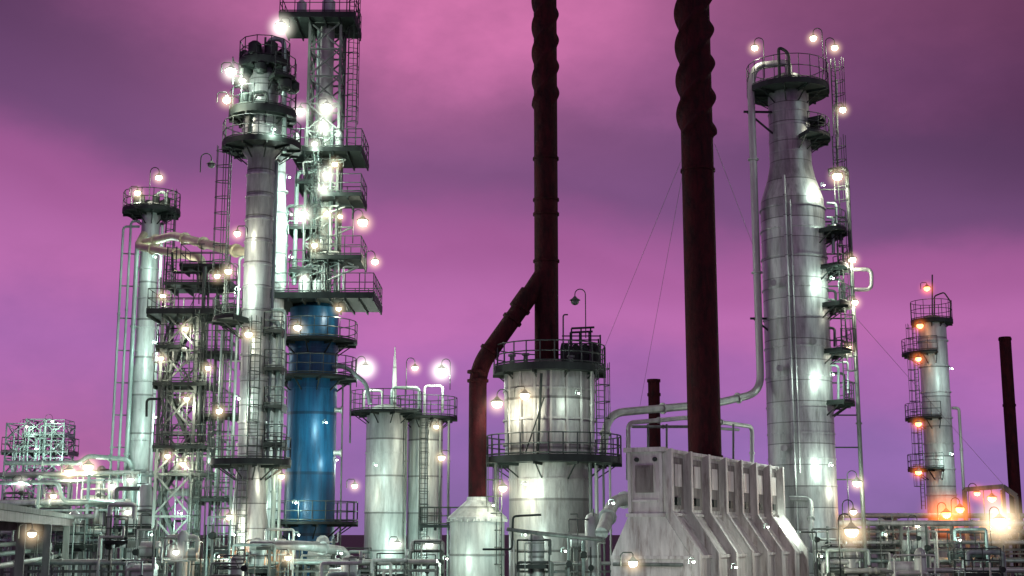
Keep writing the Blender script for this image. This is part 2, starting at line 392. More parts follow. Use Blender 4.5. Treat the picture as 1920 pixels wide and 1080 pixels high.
# zig-zag stair
b=B(); 
for i,(p0,p1) in enumerate(((1060,935),(935,838),(838,722),(722,590))):
    xa2,xb2=(X(312,800,Y),X(366,800,Y)) if i%2 else (X(366,800,Y),X(312,800,Y))
    for yy in (Y-1.05,Y-.45): b.beam((xa2,yy,Z(p0,Y)),(xb2,yy,Z(p1,Y)),.05,.18)
    for k in range(9): q=(k+.5)/9; b.box((xa2+(xb2-xa2)*q,Y-.75,Z(p0,Y)+(Z(p1,Y)-Z(p0,Y))*q),(.24,.6,.03))
    b.tube([(xa2,Y-1.08,Z(p0,Y)+1),(xb2,Y-1.08,Z(p1,Y)+1)],.025,5)
t.add('stair',b,M_RAIL)
for i in range(4):
    zz=Z(668+i*85,Y); t.add('heat_exchanger',B().tube([(X(325,700,Y),Y+.3,zz),(X(362,700,Y),Y+.3,zz)],.22,14),M_WHITE)
for a in ((348,616,130),(350,748,120),(302,672,100),(314,855,120),(343,870,110),(305,555,80),(390,690,90)): lamp(a[0],a[1],Y-1.8,a[2],'w',.85,rot=random.choice([0,180]))
lamp(340,960,Y-2.4,200,'c',.01); lamp(400,860,Y-2.2,120,'g',.01)

# ================================================================ MAIN COLUMN (C)
Y=70; x=X(466,1000,Y); z=lambda p:Z(p,70)
t=T('distillation_column',(x,Y,0),'tall clad column with stacked dark round platforms and caged ladders','column')
r1=M(25,700,Y)
prof=[(0,r1*1.45),(z(985),r1*1.4),(z(880),r1),(z(300),r1*1.05),(z(285),r1*1.5),(z(205),r1*1.5),(z(195),r1*1.15),(z(150),r1*1.15),(z(140),r1*.9),(z(100),r1*.9),(z(92),r1*.6),(z(88),r1*.2)]
t.add('shell',B().lathe(x,Y,prof),M_CLAD)
rings(t,x,Y,[z(p) for p in range(330,870,42)],r1*1.04)
rings(t,x,Y,[z(p) for p in (225,245,262)],r1*1.5)
round_platform(t,x,Y,z(272),r1*1.5,2.1,th=.3); round_platform(t,x,Y,z(212),r1*1.5,1.8,th=.4); round_platform(t,x,Y,z(150),r1*1.1,1.75,-60,200)
round_platform(t,x,Y,z(118),r1*.9,1.38,th=.4); round_platform(t,x,Y,z(862),r1*1.1,2.05,th=.3); round_platform(t,x,Y,z(600),r1,2.2,120,250)
round_platform(t,x,Y,z(1076),r1*1.4,1.9)
for a,rr,z0,z1,q in ((200,1.0,150,112,.32),(250,1.05,118,90,.36),(300,.98,120,88,.36),(340,1.0,150,118,.34),(225,1.2,212,182,.3),(10,1.5,172,148,.4),(330,1.45,178,155,.36),(270,1.1,150,128,.34),(180,1.1,118,95,.3),(0,1.0,118,92,.32)):
    c=math.cos(math.radians(a))*rr; s=math.sin(math.radians(a))*rr
    t.add('valve',B().lathe(x+c,Y+s,[(z(z0),q*.6),(z(z0)+.15,q),(z(z1)-.15,q),(z(z1),q*.5)],14),M_DARK)
pipe(t,[(x,Y,z(90)),(x,Y,z(70))],.06,M_RAIL)
pipe(t,[(x+.3,Y-.6,z(110)),(x+.3,Y-.6,z(80)),(x+1.1,Y-.5,z(80)),(x+1.3,Y-.5,z(290))],.13,M_GREEN)
pipe(t,[(x-.5,Y-1,z(262)),(x-.5,Y-1,z(185)),(x+.4,Y-1.1,z(185)),(x+.4,Y-1.1,z(205))],.1,M_DARK)
pipe(t,[(x-1.1,Y-.6,z(160)),(x-1.1,Y-.6,z(115)),(x-.5,Y-.6,z(100))],.12,M_PIPE)
ladder(t,X(432,400,Y),Y-.5,z(585),z(278),180,True)
ladder(t,X(480,800,Y),Y-r1-.15,z(860),z(600),-90,True)
ladder(t,x-.2,Y-r1-.35,.1,z(862),-90,True)
for px,p0,p1,rr in ((505,300,1060,.09),(519,600,1050,.13),(530,580,1040,.08),(440,480,1000,.08)):
    pipe(t,[(x+.3,Y,z(p0)),(X(px,700,Y),Y+.2,z(p0)),(X(px,700,Y),Y+.2,.2)],rr,random.choice([M_GREEN,M_STEEL]))
for i,pp in enumerate((620,690,760,830)):
    rect_platform(t,X(497,pp,Y),X(533,pp,Y),Y-.6,Y+1,z(pp),h=.9)
for a in ((433,135,300,'g',1.6,0),(425,188,170,'w',1.2,0),(445,438,130,'w',1,180),(428,509,130,'w',1,180),(407,518,90,'w',.8,0),(466,627,150,'w',1.1,0),(411,771,100,'w',.9,0),(430,969,150,'w',1,0),(455,152,220,'g',.9,0)):
    lamp(a[0],a[1],Y-1.9,a[2],a[3],a[4],rot=a[5])
lamp(448,745,Y-2.0,240,'g',.01); lamp(448,540,Y-1.8,260,'g',.01)
lamp(396,310,Y-1,0,lit=False,s=1.1,style='goose',H=.6)
lamp(528,893,Y-1,110,'w',.9); lamp(515,240,Y-2.0,130,'g',.01); lamp(440,1000,Y-2.4,200,'g',.01)

# slender white column behind
Y=76; xw=X(519,450,Y)
t=T('white_column',(xw,Y,0),'brightly lit slender white column behind the main tower','column')
rw=M(17,450,Y)
t.add('shell',B().lathe(xw,Y,[(0,rw),(Z(420,Y),rw),(Z(330,Y),rw*.75),(Z(300,Y),rw*.7),(Z(292,Y),rw*.3)]),M_WHITE)
rings(t,xw,Y,[Z(p,Y) for p in (360,420,480,540,620,700)],rw,mat=M_WHITE)
lamp(543,330,Y-1.5,200,'c',.01); lamp(546,400,Y-1.6,200,'c',.01); lamp(548,480,Y-1.5,200,'c',.01)

# ================================================================ BLUE COLUMN + LATTICE TOWER
Y=78; x=X(584,800,Y); z=lambda p:Z(p,78); rb=M(46,800,Y)
t=T('blue_column',(x,Y,0),'large glossy blue pressure column with round platforms','column')
t.add('shell',B().lathe(x,Y,[(0,rb*1.02),(z(1000),rb*1.02),(z(700),rb),(z(580),rb),(z(572),rb*.8)],56),M_BLUE)
rings(t,x,Y,[z(655),z(730),z(945)],rb,mat=M_BLUE,tk=.04)
round_platform(t,x,Y,z(640),rb,M(72,640,Y)+.3,-170,60)
round_platform(t,x,Y,z(708),rb,M(82,700,Y)); round_platform(t,x,Y,z(978),rb,M(92,970,Y))
for pz in (z(850),z(770)): t.add('nozzle',B().tube([(x+rb-.05,Y-.4,pz),(x+rb+.3,Y-.4,pz),(x+rb+.301,Y-.4,pz),(x+rb+.38,Y-.4,pz)],.14,12,radii=[.14,.14,.22,.22]),M_PIPE)
for px in (643,655): pipe(t,[(x+rb*.6,Y,z(720)),(X(px,720,Y),Y,z(720)),(X(px,800,Y),Y,.2)] if px<650 else [(X(px,720,Y),Y+.5,z(700)),(X(px,800,Y),Y+.5,z(830))],.05,M_STEEL,flange=False)
pipe(t,[(x+rb*.5,Y-.5,z(690)),(X(650,700,Y),Y-.8,z(690)),(X(690,715,Y),Y-.8,z(722)),(X(697,715,Y),Y-.8,z(760))],.12,M_GREEN)
lamp(558,614,Y-2.2,140,'w',1.3); lamp(635,579,Y-2,100,'w',.9,rot=180); lamp(612,790,Y-3,190,'c',.01); lamp(555,940,Y-3.2,170,'c',.01)
lamp(632,860,Y-1.8,60,'c',.01)

xl=X(612,150,Y)
t=T('lattice_tower',(xl,Y,z(572)),'open lattice tower with many floodlit platforms on the blue column','tower')
hw=M(29,200,Y)
b=B(); lattice(b,xl,Y,hw,hw,z(568),z(50),1.75,.15,.085); t.add('frame',b,M_STEEL)
t.add('riser_pipe',B().tube([(xl,Y,z(560)),(xl,Y,z(40))],.42,20),M_PIPE)
pipe(t,[(xl-.55,Y+.3,z(560)),(xl-.55,Y+.3,z(45))],.12,M_GREEN); pipe(t,[(xl+.5,Y-.4,z(560)),(xl+.5,Y-.4,z(240))],.14,M_GREEN)
ladder(t,xl-.25,Y-hw-.2,z(560),z(250),-90,True)
rect_platform(t,X(532,45,Y),X(672,45,Y),Y-1.8,Y+1.8,z(42),th=.35)
rect_platform(t,X(552,290,Y),X(686,290,Y),Y-1.9,Y+1.9,z(292),th=.25)
rect_platform(t,X(607,375,Y),X(684,375,Y),Y-1.7,Y+1.4,z(373),th=.25)
rect_platform(t,X(590,490,Y),X(684,490,Y),Y-1.7,Y+1.4,z(488),th=.25)
rect_platform(t,X(500,565,Y),X(710,565,Y),Y-2.6,Y+2.4,z(562),th=.35)
rect_platform(t,X(545,430,Y),X(600,430,Y),Y-1.2,Y+1.4,z(432))
rect_platform(t,X(560,345,Y),X(610,345,Y),Y-1.2,Y+1.4,z(348)); rect_platform(t,X(548,505,Y),X(592,505,Y),Y-1.3,Y+1.4,z(512))
for px,pz,q,hh in ((575,565,.35,1.3),(600,562,.3,1.1),(560,292,.2,1.1),(640,292,.25,1.2),(570,42,.3,1.0),(620,42,.4,1.1)):
    t.add('vessel',B().lathe(X(px,pz,Y),Y-1,[(z(pz)+.02,q*.7),(z(pz)+.2,q),(z(pz)+hh-.2,q),(z(pz)+hh,q*.4)],16),M_WHITE)
ladder(t,X(662,130,Y),Y-.2,z(292)+.1,z(-60),-70,True,.55)
b=B().beam((X(648,130,Y),Y-.1,z(240)),(X(648,130,Y),Y-.1,z(-40)),.06)
for p in range(60,240,40): b.beam((xl+hw,Y-.1,z(p)),(X(662,130,Y),Y-.2,z(p)),.05)
t.add('ladder_bracket',b,M_RAIL)
pipe(t,[(xl-hw-.5,Y-1,z(540)),(xl-hw-.5,Y-1,z(330)),(xl-.2,Y-1,z(330)),(xl-.2,Y-1,z(300))],.13,M_GREEN)
pipe(t,[(xl-hw-1.1,Y-.6,z(540)),(xl-hw-1.1,Y-.6,z(390)),(xl-hw,Y-.4,z(390))],.1,M_GREEN)
for k in range(20):
    px=random.randint(555,645); p0=random.choice([545,470,545,360]); p1=p0-random.randint(40,90)
    pipe(t,[P(px,p0,Y-1.2),P(px,p1,Y-1.2),P(px+random.choice([-30,30]),p1,Y-1.2),P(px+random.choice([-28,28]),p1+25,Y-1.2)],random.choice([.03,.05,.06]),random.choice([M_STEEL,M_PIPE,M_GREEN,M_DARK]),flange=False)
for a in ((527,52,200,'g',2.0,1.25),(563,209,130,'g',1.5,1.0),(613,202,160,'g',1.7,1.1),(628,308,60,'w',1,None),(613,328,120,'g',1.3,.95),(568,402,140,'g',1.5,1.05),(613,401,60,'w',1,None),(638,406,45,'w',.8,None),(590,460,60,'w',1,None),(605,238,120,'g',1.1,.9),(570,520,70,'g',.8,None),(606,355,90,'g',.9,.8),(590,270,90,'g',.9,None)):
    lamp(a[0],a[1],Y-2.1,a[2],a[3],a[4],rot=random.choice([0,180]),hz=a[5])
lamp(680,417,Y,140,'w',1.7,'goose',1.6,rot=0,hz=1.1); lamp(703,491,Y,100,'w',1.2,'goose',2.0,rot=0)

# ================================================================ TWIN SILOS
Y=90; z=lambda p:Z(p,90)
x1=X(722,900,Y); x2=X(797,900,Y+1)
t=T('twin_vessel',((x1+x2)/2,Y,0),'pair of pale cylindrical vessels joined by dark top platforms','tank')
ra=M(37,900,Y); rc=M(33,900,Y)
o1=t.add('vessel',B().lathe(x1,Y,[(0,ra),(z(790),ra),(z(770),ra*.96),(z(762),ra*.6),(z(758),ra*.2)],48),M_WHITE)
o2=t.add('vessel',B().lathe(x2,Y+1,[(0,rc),(z(800),rc),(z(785),rc*.95),(z(778),rc*.5)],48),M_WHITE)
round_platform(t,x1,Y,z(772),ra*.97,M(68,770,Y),h=1.3); round_platform(t,x2,Y+1,z(780),rc*.96,M(60,770,Y),h=1.3)
rings(t,x1,Y,[z(850),z(960)],ra,mat=M_WHITE)
pipe(t,[(x1+.4,Y-.5,z(770)),(x1+.4,Y-.5,z(728)),(x1+2.2,Y-.5,z(728)),(x1+2.2,Y-.5,z(775))],.1,M_GREEN)
pipe(t,[(x1-1.4,Y-.8,z(770)),(x1-1.4,Y-.8,z(735)),(x1-.2,Y-.8,z(735)),(x1-.2,Y-.8,z(765))],.08,M_PIPE)
pipe(t,[(x2,Y-.5,z(780)),(x2,Y-.5,z(725)),(x2+1.2,Y-.5,z(725)),(x2+1.2,Y-.5,z(775))],.08,M_PIPE)
t.add('vent_mast',B().tube([(X(740,700,Y),Y,z(765)),(X(740,700,Y),Y,z(700)),(X(740,700,Y),Y,z(650))],.1,10,radii=[.17,.14,.03]),M_WHITE)
ladder(t,x2,Y-.4,.2,z(785),-90,True)
for px in (826,842,763): pipe(t,[(X(px,850,Y),Y-.6,z(790)),(X(px,850,Y),Y-.6,.2)],.08,M_STEEL)
rect_platform(t,X(788,985,Y-2),X(870,985,Y-2),Y-3,Y-.8,Z(984,Y-2))
lamp(685,695,Y-1.5,350,'g',2.6,'goose',1.6,hz=1.35); lamp(828,700,Y-1.5,350,'g',2.6,'goose',1.6,rot=180,hz=1.35); lamp(778,690,Y-1,120,'w',1.2,'goose',2)
lamp(828,858,Y-2.6,140,'w',1.3,rot=180); lamp(665,911,Y-3,120,'w',1.1); lamp(745,1020,Y-4,420,'c',1.2); lamp(805,1020,Y-3.5,400,'c',1.4); lamp(705,870,Y-4.5,220,'c',.01)
lamp(818,800,Y-2,130,'w',1)

# ================================================================ CENTRE HEATER + STACK 1
Y=72; z=lambda p:Z(p,72); x=X(1031,850,Y)
t=T('vertical_heater',(x,Y,0),'round streaked heater drum with two dark walkways under tall stack','furnace')
ru=M(86,770,Y); rl=M(77,930,Y)
t.add('shell',B().lathe(x,Y,[(0,rl),(z(870),rl),(z(862),ru*.97),(z(700),ru),(z(690),ru*.96),(z(682),ru*.5),(z(676),ru*.3)],56),M_DRUM)
rings(t,x,Y,[z(735),z(790),z(835)],ru,mat=M_DRUM); rings(t,x,Y,[z(900),z(1000)],rl,mat=M_DRUM)
round_platform(t,x,Y,z(690),ru*.9,M(106,690,Y),th=.4,rr=.036); round_platform(t,x+.2,Y,z(858),rl,M(128,858,Y),th=.36,rr=.036)
for i in range(7):
    a=math.radians(-150+i*20); t.add('stiffener',B().beam((x+ru*math.cos(a)*1.01,Y+ru*math.sin(a)*1.01,z(860)),(x+ru*math.cos(a)*1.01,Y+ru*math.sin(a)*1.01,z(700)),.12),M_DRUM)
t.add('strut',B().tube([P(1015,700,Y-2.75),P(1008,860,Y-2.75)],.07,8),M_DARK)
t.add('strut',B().tube([P(1020,745,Y-2.75),P(985,850,Y-2.9)],.04,8),M_DARK)
b=B()
fx=[P(px,680,Y-1.2).x for px in (1054,1072,1090,1108,1126)]
for i,xx in enumerate(fx):
    for yy in (Y-1.2,Y+.3): b.beam((xx,yy,z(688)),(xx,yy,z((650,622,622,622,634)[i])),.08)
    b.beam((xx,Y-1.2,z(650)),(xx,Y+.3,z(650)),.06)
for yy in (Y-1.2,Y+.3):
    for pz in (668,650,636): b.beam((fx[0],yy,z(pz)),(fx[-1],yy,z(pz)),.06)
    b.beam((fx[1],yy,z(622)),(fx[3]+.2,yy,z(620)),.1)
    for i in range(4): b.beam((fx[i],yy,z(650)),(fx[i+1],yy,z(668)),.05)
t.add('damper_frame',b,M_DARK)
for px in (1062,1080,1098,1116): t.add('damper_actuator',B().lathe(P(px,686,Y-.6).x,Y-.6,[(z(686),.12),(z(682),.24),(z(655),.24),(z(648),.1)],12),M_DARK)
for px,pz in ((960,676),(985,674),(1068,678)): t.add('roof_nozzle',B().lathe(X(px,pz,Y),Y-1.6,[(z(688),.12),(z(pz),.12),(z(pz)+.01,.2),(z(pz)+.12,.2)],12),M_STEEL)
pipe(t,[P(1110,690,Y-1.8),P(1110,830,Y-1.9)],.1,M_PIPE); ladder(t,X(1122,800,Y),Y-1.9,z(855),z(690),-60)
pipe(t,[P(1056,690,Y-1.2),P(1056,590,Y-1.2),P(1065,590,Y-1.2)],.04,M_RAIL,flange=False)
ladder(t,X(938,950,Y),Y-1.6,.2,z(858),200)
for px in (930,1115,1128,1140,1104):
    pipe(t,[Vector((X(px,900,Y),Y-1.5,z(870))),Vector((X(px,900,Y),Y-1.5,.2))],random.choice([.06,.1]),random.choice([M_PIPE,M_STEEL]))
lamp(1078,566,Y-1,0,lit=False,s=1.3,style='goose',H=2.2,rot=180)
lamp(984,742,Y-3.3,110,'w',1.4); lamp(932,757,Y-2.2,150,'w',1.6,'goose',2.2,rot=180,); lamp(943,915,Y-2.6,150,'w',1.2)
lamp(985,905,Y-3.6,110,'g',.01); lamp(1085,735,Y-3.6,80,'g',.01); lamp(985,1000,Y-4,160,'c',.01)

def stack(x,y,z0,z1,r,zs,name,label,pitch,flanges,lobe=.16,base=None):
    t=T(name,(x,y,z0),label,'chimney')
    t.add('flue',B().tube([(x,y,z0),(x,y,zs)],r,40),M_RUST)
    b=B(); seg=72; n=int((z1-zs)/.1)
    for i in range(n+1):
        zz=zs+(z1-zs)*i/n; ph=2*math.pi*zz/pitch; k0=min(1,(zz-zs)/.2)
        for k in range(seg):
            a=2*math.pi*k/seg; q=(.5+.5*math.cos(3*a-3*ph))**5
            rr=r+lobe*q*k0; b.v.append(Vector((x+rr*math.cos(a),y+rr*math.sin(a),zz)))
    for i in range(n):
        for k in range(seg):
            a=i*seg+k; c=i*seg+(k+1)%seg; b.f.append((a,c,c+seg,a+seg))
    t.add('helical_strake',b,M_RUST,ang=80)
    rings(t,x,y,flanges,r,'flange',M_RUST,.07,.12)
    return t
xs=X(1025,650,Y)
t=stack(xs,Y,z(684),z(-80),M(22.5,600,Y),z(205),'chimney_stack','tall dark red stack with twisted strakes and a side duct',4.6,[z(298),z(375),z(402),z(490)],.13)
rd=.47
pts=[P(1024,505,Y-.15),P(985,565,Y-.4),P(896,690,Y-.9),P(895,935,Y-1)]
pts[3].x=pts[2].x; pts[3].y=pts[2].y
b=B().tube(fillet(pts,1.0,7),rd,24)
for i,tt in ((1,.1),(1,.28),(1,.75),(2,.03),(2,.1)):
    m=pts[i].lerp(pts[i+1],tt); d=(pts[i+1]-pts[i]).normalized(); b.tube([m-d*.07,m+d*.07],rd*1.2,24)
m=pts[0].lerp(pts[2],.33); d=(pts[2]-pts[1]).normalized(); b.tube([m-d*.55,m+d*.55],rd*1.17,24)
t.add('side_duct',b,M_RUST)

# cone-top tank
Yg=Y-.9; xg=pts[2].x
t=T('cone_roof_tank',(xg,Yg,0),'small riveted white tank with conical roof under the duct','tank')
rg=M(54,1000,Yg)
t.add('shell',B().lathe(xg,Yg,[(0,rg*.95),(Z(978,Yg),rg*.95)],48),M_WHITE)
t.add('roof',B().lathe(xg,Yg,[(Z(978,Yg)+.003,rg*1.03),(Z(970,Yg),rg*1.03),(Z(938,Yg),.55),(Z(932,Yg),.53)],16),M_WHITE,smooth=False)
rings(t,xg,Yg,[Z(1040,Yg)],rg*.95,mat=M_WHITE)
for i in range(30):
    a=2*math.pi*i/30; t.add('rivet',B().lathe(xg+rg*1.03*math.cos(a),Yg+rg*1.03*math.sin(a),[(Z(978,Yg)-.02,.03),(Z(978,Yg)+.12,.05)],6),M_WHITE)
lamp(838,1045,Yg-3.0,190,'g',.01); lamp(925,945,Yg-3.0,90,'w',.01)

# ================================================================ FURNACE BOX + STACK 2
A=Vector((6.63,60,0)); u=Vector((.439,.898,0)).normalized(); n=Vector((-u.y,u.x,0)); Lf=18.9
def fp(s,a,zz): return A+u*a+n*s+Vector((0,0,zz))
t=T('furnace',A+u*Lf/2+n*.9,'long silver-white ribbed furnace with flared base and rust streaks','furnace')
WU=1.62
sec=[(-1.2,0),(-1.2,2.55),(0,4.35),(0,7.1),(WU,7.1),(WU,4.35),(2.5,2.55),(2.5,0)]
b=B()
for a in (0,Lf):
    for s,zz in sec: b.v.append(fp(s,a,zz))
b.f.append(tuple(range(8))); b.f.append(tuple(range(8,16))[::-1])
for i in range(8): b.f.append((i,i+8,(i+1)%8+8,(i+1)%8))
t.add('casing',b,M_FURN,smooth=False)
NR=8; dd=.34
for i in range(NR):
    a=.12+(Lf-.24)*i/(NR-1); w=.10
    b=B()
    q=[(-1.19,0.0),(-1.19,2.5),(.01,4.3),(.01,7.0)]
    pr=[(-1.2-dd,0.0),(-1.2-dd,2.68),(-dd,4.5),(-dd,7.22)]
    for off in (-w/2,w/2):
        for s,zz in q+pr[::-1]: b.v.append(fp(s,a+off,zz))
    b.f.append(tuple(range(8))); b.f.append(tuple(range(8,16))[::-1])
    for k in range(8): b.f.append((k,8+k,8+(k+1)%8,(k+1)%8))
    for (s0,z0),(s1,z1) in zip(pr[:-1],pr[1:]):
        p0,p1=fp(s0-.02,a,z0),fp(s1-.02,a,z1); hw_=u*.13; th=n*(-.05)
        o=len(b.v); b.v+=[p0-hw_,p0+hw_,p1+hw_,p1-hw_,p0-hw_+th,p0+hw_+th,p1+hw_+th,p1-hw_+th]
        b.f+=[(o,o+1,o+2,o+3),(o+7,o+6,o+5,o+4),(o,o+4,o+5,o+1),(o+1,o+5,o+6,o+2),(o+2,o+6,o+7,o+3),(o+3,o+7,o+4,o)]
    t.add('rib',b,M_FURN,smooth=False)
ang=math.atan2(u.y,u.x)
for c_,d_ in ((fp(WU/2,-.06,7.18),(.3,WU+.3,.2)),(fp(WU/2,-.05,4.32),(.2,WU+.2,.16)),(fp(.07,-.05,5.75),(.12,.14,2.6)),(fp(WU-.07,-.05,5.75),(.12,.14,2.6)),(fp(-.06,Lf/2,7.16),(Lf,.14,.16)),(fp(-.06,Lf/2,4.36),(Lf,.12,.12)),(fp(-1.26,Lf/2,2.52),(Lf,.12,.14)),(fp(.65,-.05,2.5),(.16,3.65,.14))):
    t.add('trim',B().box(c_,d_,ang),M_FURN,smooth=False)
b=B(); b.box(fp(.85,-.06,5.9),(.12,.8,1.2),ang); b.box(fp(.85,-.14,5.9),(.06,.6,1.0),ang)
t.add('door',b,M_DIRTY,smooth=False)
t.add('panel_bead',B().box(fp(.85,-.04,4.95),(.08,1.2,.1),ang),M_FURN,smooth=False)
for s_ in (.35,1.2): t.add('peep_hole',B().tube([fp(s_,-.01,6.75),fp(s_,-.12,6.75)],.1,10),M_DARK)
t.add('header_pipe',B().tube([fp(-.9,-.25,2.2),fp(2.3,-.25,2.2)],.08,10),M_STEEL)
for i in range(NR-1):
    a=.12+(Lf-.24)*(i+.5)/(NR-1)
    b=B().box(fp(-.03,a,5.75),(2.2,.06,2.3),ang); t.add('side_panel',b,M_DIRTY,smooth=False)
    t.add('hatch',B().box(fp(-.10,a+.2,6.1),(.9,.08,1.0),ang),M_FURN,smooth=False); t.add('burner_box',B().box(fp(-.12,a+.1,4.95),(.5,.12,.35),ang),M_DARK,smooth=False)
c=A+u*8.6+n*.85
t2=stack(c.x,c.y,7.1,Z(-90,c.y),M(31,800,c.y),Z(262,c.y),'chimney_stack','massive dark red stack with twisted strakes standing on furnace roof',5.6,[7.3,Z(320,c.y)],.23)
t=T('service_pipe_frame',P(1290,800,75),'pale pipe portal looping over the furnace roof','pipe')
pipe(t,[P(1178,900,71),P(1178,793,71),P(1290,783,74),P(1410,800,79),P(1410,900,79)],.12,M_PIPE)
pipe(t,[P(1185,800,73),P(1300,800,75),P(1385,806,78)],.08,M_STEEL)
for px in (1215,1250,1375): pipe(t,[P(px,795,74),P(px,900,74)],.06,M_STEEL,flange=False)
lamp(1187,1056,55,130,'w',1.1); lamp(1300,1050,52,240,'g',.01); lamp(1440,985,64,110,'g',.01); lamp(1150,940,53,230,'c',.01); lamp(1380,1060,56,170,'g',.01)  # the tiny lamps are fill lights added to brighten the furnace
Yb=95; xk=X(1227,780,Yb)
t=T('chimney_stack',(xk,Yb,0),'small dark red stack with capped rim beyond the heater','chimney')
rk=M(11,780,Yb); t.add('flue',B().tube([(xk,Yb,0),(xk,Yb,Z(712,Yb))],rk,20),M_RUST); rings(t,xk,Yb,[Z(714,Yb),Z(740,Yb)],rk,'flange',M_RUST,.06,.2)
for a,b_ in ((P(1290,270,c.y),P(1130,660,95)),(P(1290,270,c.y),P(1200,760,100)),(P(1340,270,c.y),P(1480,640,100)),(P(1600,590,82),P(1900,930,95)),):
    solo('guy_wire',B().tube([a,b_],.011,5),M_STEEL,'thin steel guy wire bracing a stack','wire','guy wires of the stacks')

# ================================================================ STOUT COLUMN (J)
Y=82; z=lambda p:Z(p,82); x=X(1505,900,Y); rj=M(60,600,Y); rn=M(37.5,250,Y)
t=T('distillation_column',(x,Y,0),'stout grey clad column narrowing to a round railed crown platform','column')
prof=[(0,rj*1.06),(z(960),rj*1.02),(z(400),rj),(z(378),rj*.98),(z(335),rn*1.16),(z(310),rn*1.03),(z(175),rn),(z(160),rn*.9),(z(145),rn*.7),(z(138),rn*.3)]
t.add('shell',B().lathe(x,Y,prof,60),M_CLAD)
rings(t,x,Y,[z(p) for p in (395,435,487,545,600,655,710,765,815,862,912)],rj*1.0,tk=.07,h=.09)
rings(t,x,Y,[z(p) for p in (215,240,265,290)],rn*1.0,tk=.05,h=.08)
round_platform(t,x,Y,z(168),rn*.9,M(76,160,Y),h=1.5,th=.35)
xp=X(1409,300,Y)
pipe(t,[(x-.1,Y-.9,z(150)),(x-.1,Y-.9,z(126)),(xp+.3,Y-.6,z(130)),(xp,Y-.6,z(165)),(xp,Y-.6,z(738)),P(1340,757,80),P(1140,775,76),P(1130,850,75)],.23,M_PIPE,'overhead_line',fr=1.1)
for p in (215,600):
    b=B(); b.beam((xp-.5,Y-.6,z(p)),(x-rn*.5,Y-.5,z(p)),.12); b.beam((xp-.3,Y-.6,z(p)),(x-rn*.9,Y-.5,z(p+40)),.1)
    t.add('pipe_support',b,M_DARK)
pipe(t,[(x-.7,Y-1,z(160)),(x-.7,Y-1,z(98)),(x-.1,Y-1.1,z(110)),(x-.1,Y-1.1,z(155))],.1,M_DARK)
pipe(t,[(x-.9,Y-rj-.15,z(345)),(x-.9,Y-rj-.15,.3)],.1,M_CLAD); pipe(t,[(x-.6,Y-rj-.15,z(390)),(x-.6,Y-rj-.15,z(890))],.07,M_CLAD)
round_platform(t,x,Y,z(262),rn,rn+1.25,-75,35); round_platform(t,x,Y,z(228),rn,rn+.95,-40,40,False)
for p in (438,505,575,660,755): round_platform(t,x,Y,z(p),rj,rj+1.3,-50,30)
xr=X(1573,500,Y)
ladder(t,xr-.1,Y-.9,z(755),z(440),-45); ladder(t,X(1562,300,Y),Y-.6,z(435),z(262),-45); ladder(t,X(1560,200,Y),Y-.7,z(262),z(120),-45)
xv=X(1602,700,Y)
pipe(t,[P(1553,320,Y-.6),Vector((xv-.05,Y-.6,z(318))),Vector((xv,Y-.6,.3))],.13,M_STEEL)
for p in range(360,960,60): t.add('pipe_support',B().beam((x+rj*.8,Y-.6,z(p)),(xv+.1,Y-.6,z(p)),.08),M_DARK)
pipe(t,[P(1568,150,Y-.3),P(1570,310,Y-.3)],.09,M_PIPE,flange=False)
pipe(t,[P(1595,505,Y-.6),P(1634,505,Y-.6),P(1634,543,Y-.6),P(1597,543,Y-.6)],.12,M_PIPE,flange=False)
for k in range(14):
    p0=random.randint(380,720); px=random.randint(1560,1590); pipe(t,[P(1550,p0,Y-.9),P(px,p0,Y-1),P(px,p0+random.randint(25,80),Y-1)],random.choice([.05,.08]),random.choice([M_DARK,M_STEEL,M_GREEN]),flange=False)
for px,py in ((1462,690),(1450,530),(1525,640),(1470,840)): t.add('manway',B().tube([P(px,py,Y-rj+.3),P(px,py,Y-rj-.3)],.2,14),M_CLAD)
for a in ((1415,90,100,'w',1.2,'goose',2.2,180),(1525,72,100,'w',1.2,'goose',2.6,180),(1565,90,100,'w',1.2,'goose',2.2,0),(1580,206,100,'w',1.2,'bracket',1,0),(1598,487,140,'w',1.3,'bracket',1,0),(1603,567,120,'w',1.1,'bracket',1,0),(1592,652,100,'w',.9,'bracket',1,0)):
    lamp(a[0],a[1],Y-1.2,a[2],a[3],a[4],a[5],a[6],rot=a[7])
lamp(1570,331,Y-1.4,240,'w',1.7); lamp(1607,906,Y-1.6,220,'w',1.5,'goose',2.2); lamp(1560,870,Y-3.0,280,'g',.01); lamp(1470,985,Y-6,180,'g',.01); lamp(1562,520,Y-2.4,240,'g',.01)
lamp(1562,700,Y-2.8,240,'g',.01); lamp(1545,345,Y-2.2,110,'g',.01)
lamp(1566,420,Y-2.0,140,'g',.01)

# ================================================================ DISTANT COLUMN (K) + stack
Y=110; z=lambda p:Z(p,110); x=X(1757,780,Y); rk=M(27,780,Y)
t=T('distillation_column',(x,Y,0),'distant pale column with small orange-lit side landings','column')
t.add('shell',B().lathe(x,Y,[(0,rk),(z(615),rk*.95),(z(600),rk*.9),(z(592),rk*.4)]),M_WHITE)
rings(t,x,Y,[z(p) for p in range(640,940,48)],rk,mat=M_WHITE)
round_platform(t,x,Y,z(600),rk*.7,M(36,600,Y)+.1,th=.35,h=1.5)
for p in (662,783,878): round_platform(t,x,Y,z(p),rk,rk+1.35,140,260)
ladder(t,x-rk-.5,Y-.6,z(955),z(610),200); pipe(t,[P(1785,765,Y),Vector((X(1798,765,Y),Y,z(765))),Vector((X(1798,765,Y),Y,.2))],.12,M_PIPE)
t.add('mast',B().tube([P(1748,600,Y),P(1748,515,Y)],.06,6),M_RAIL)
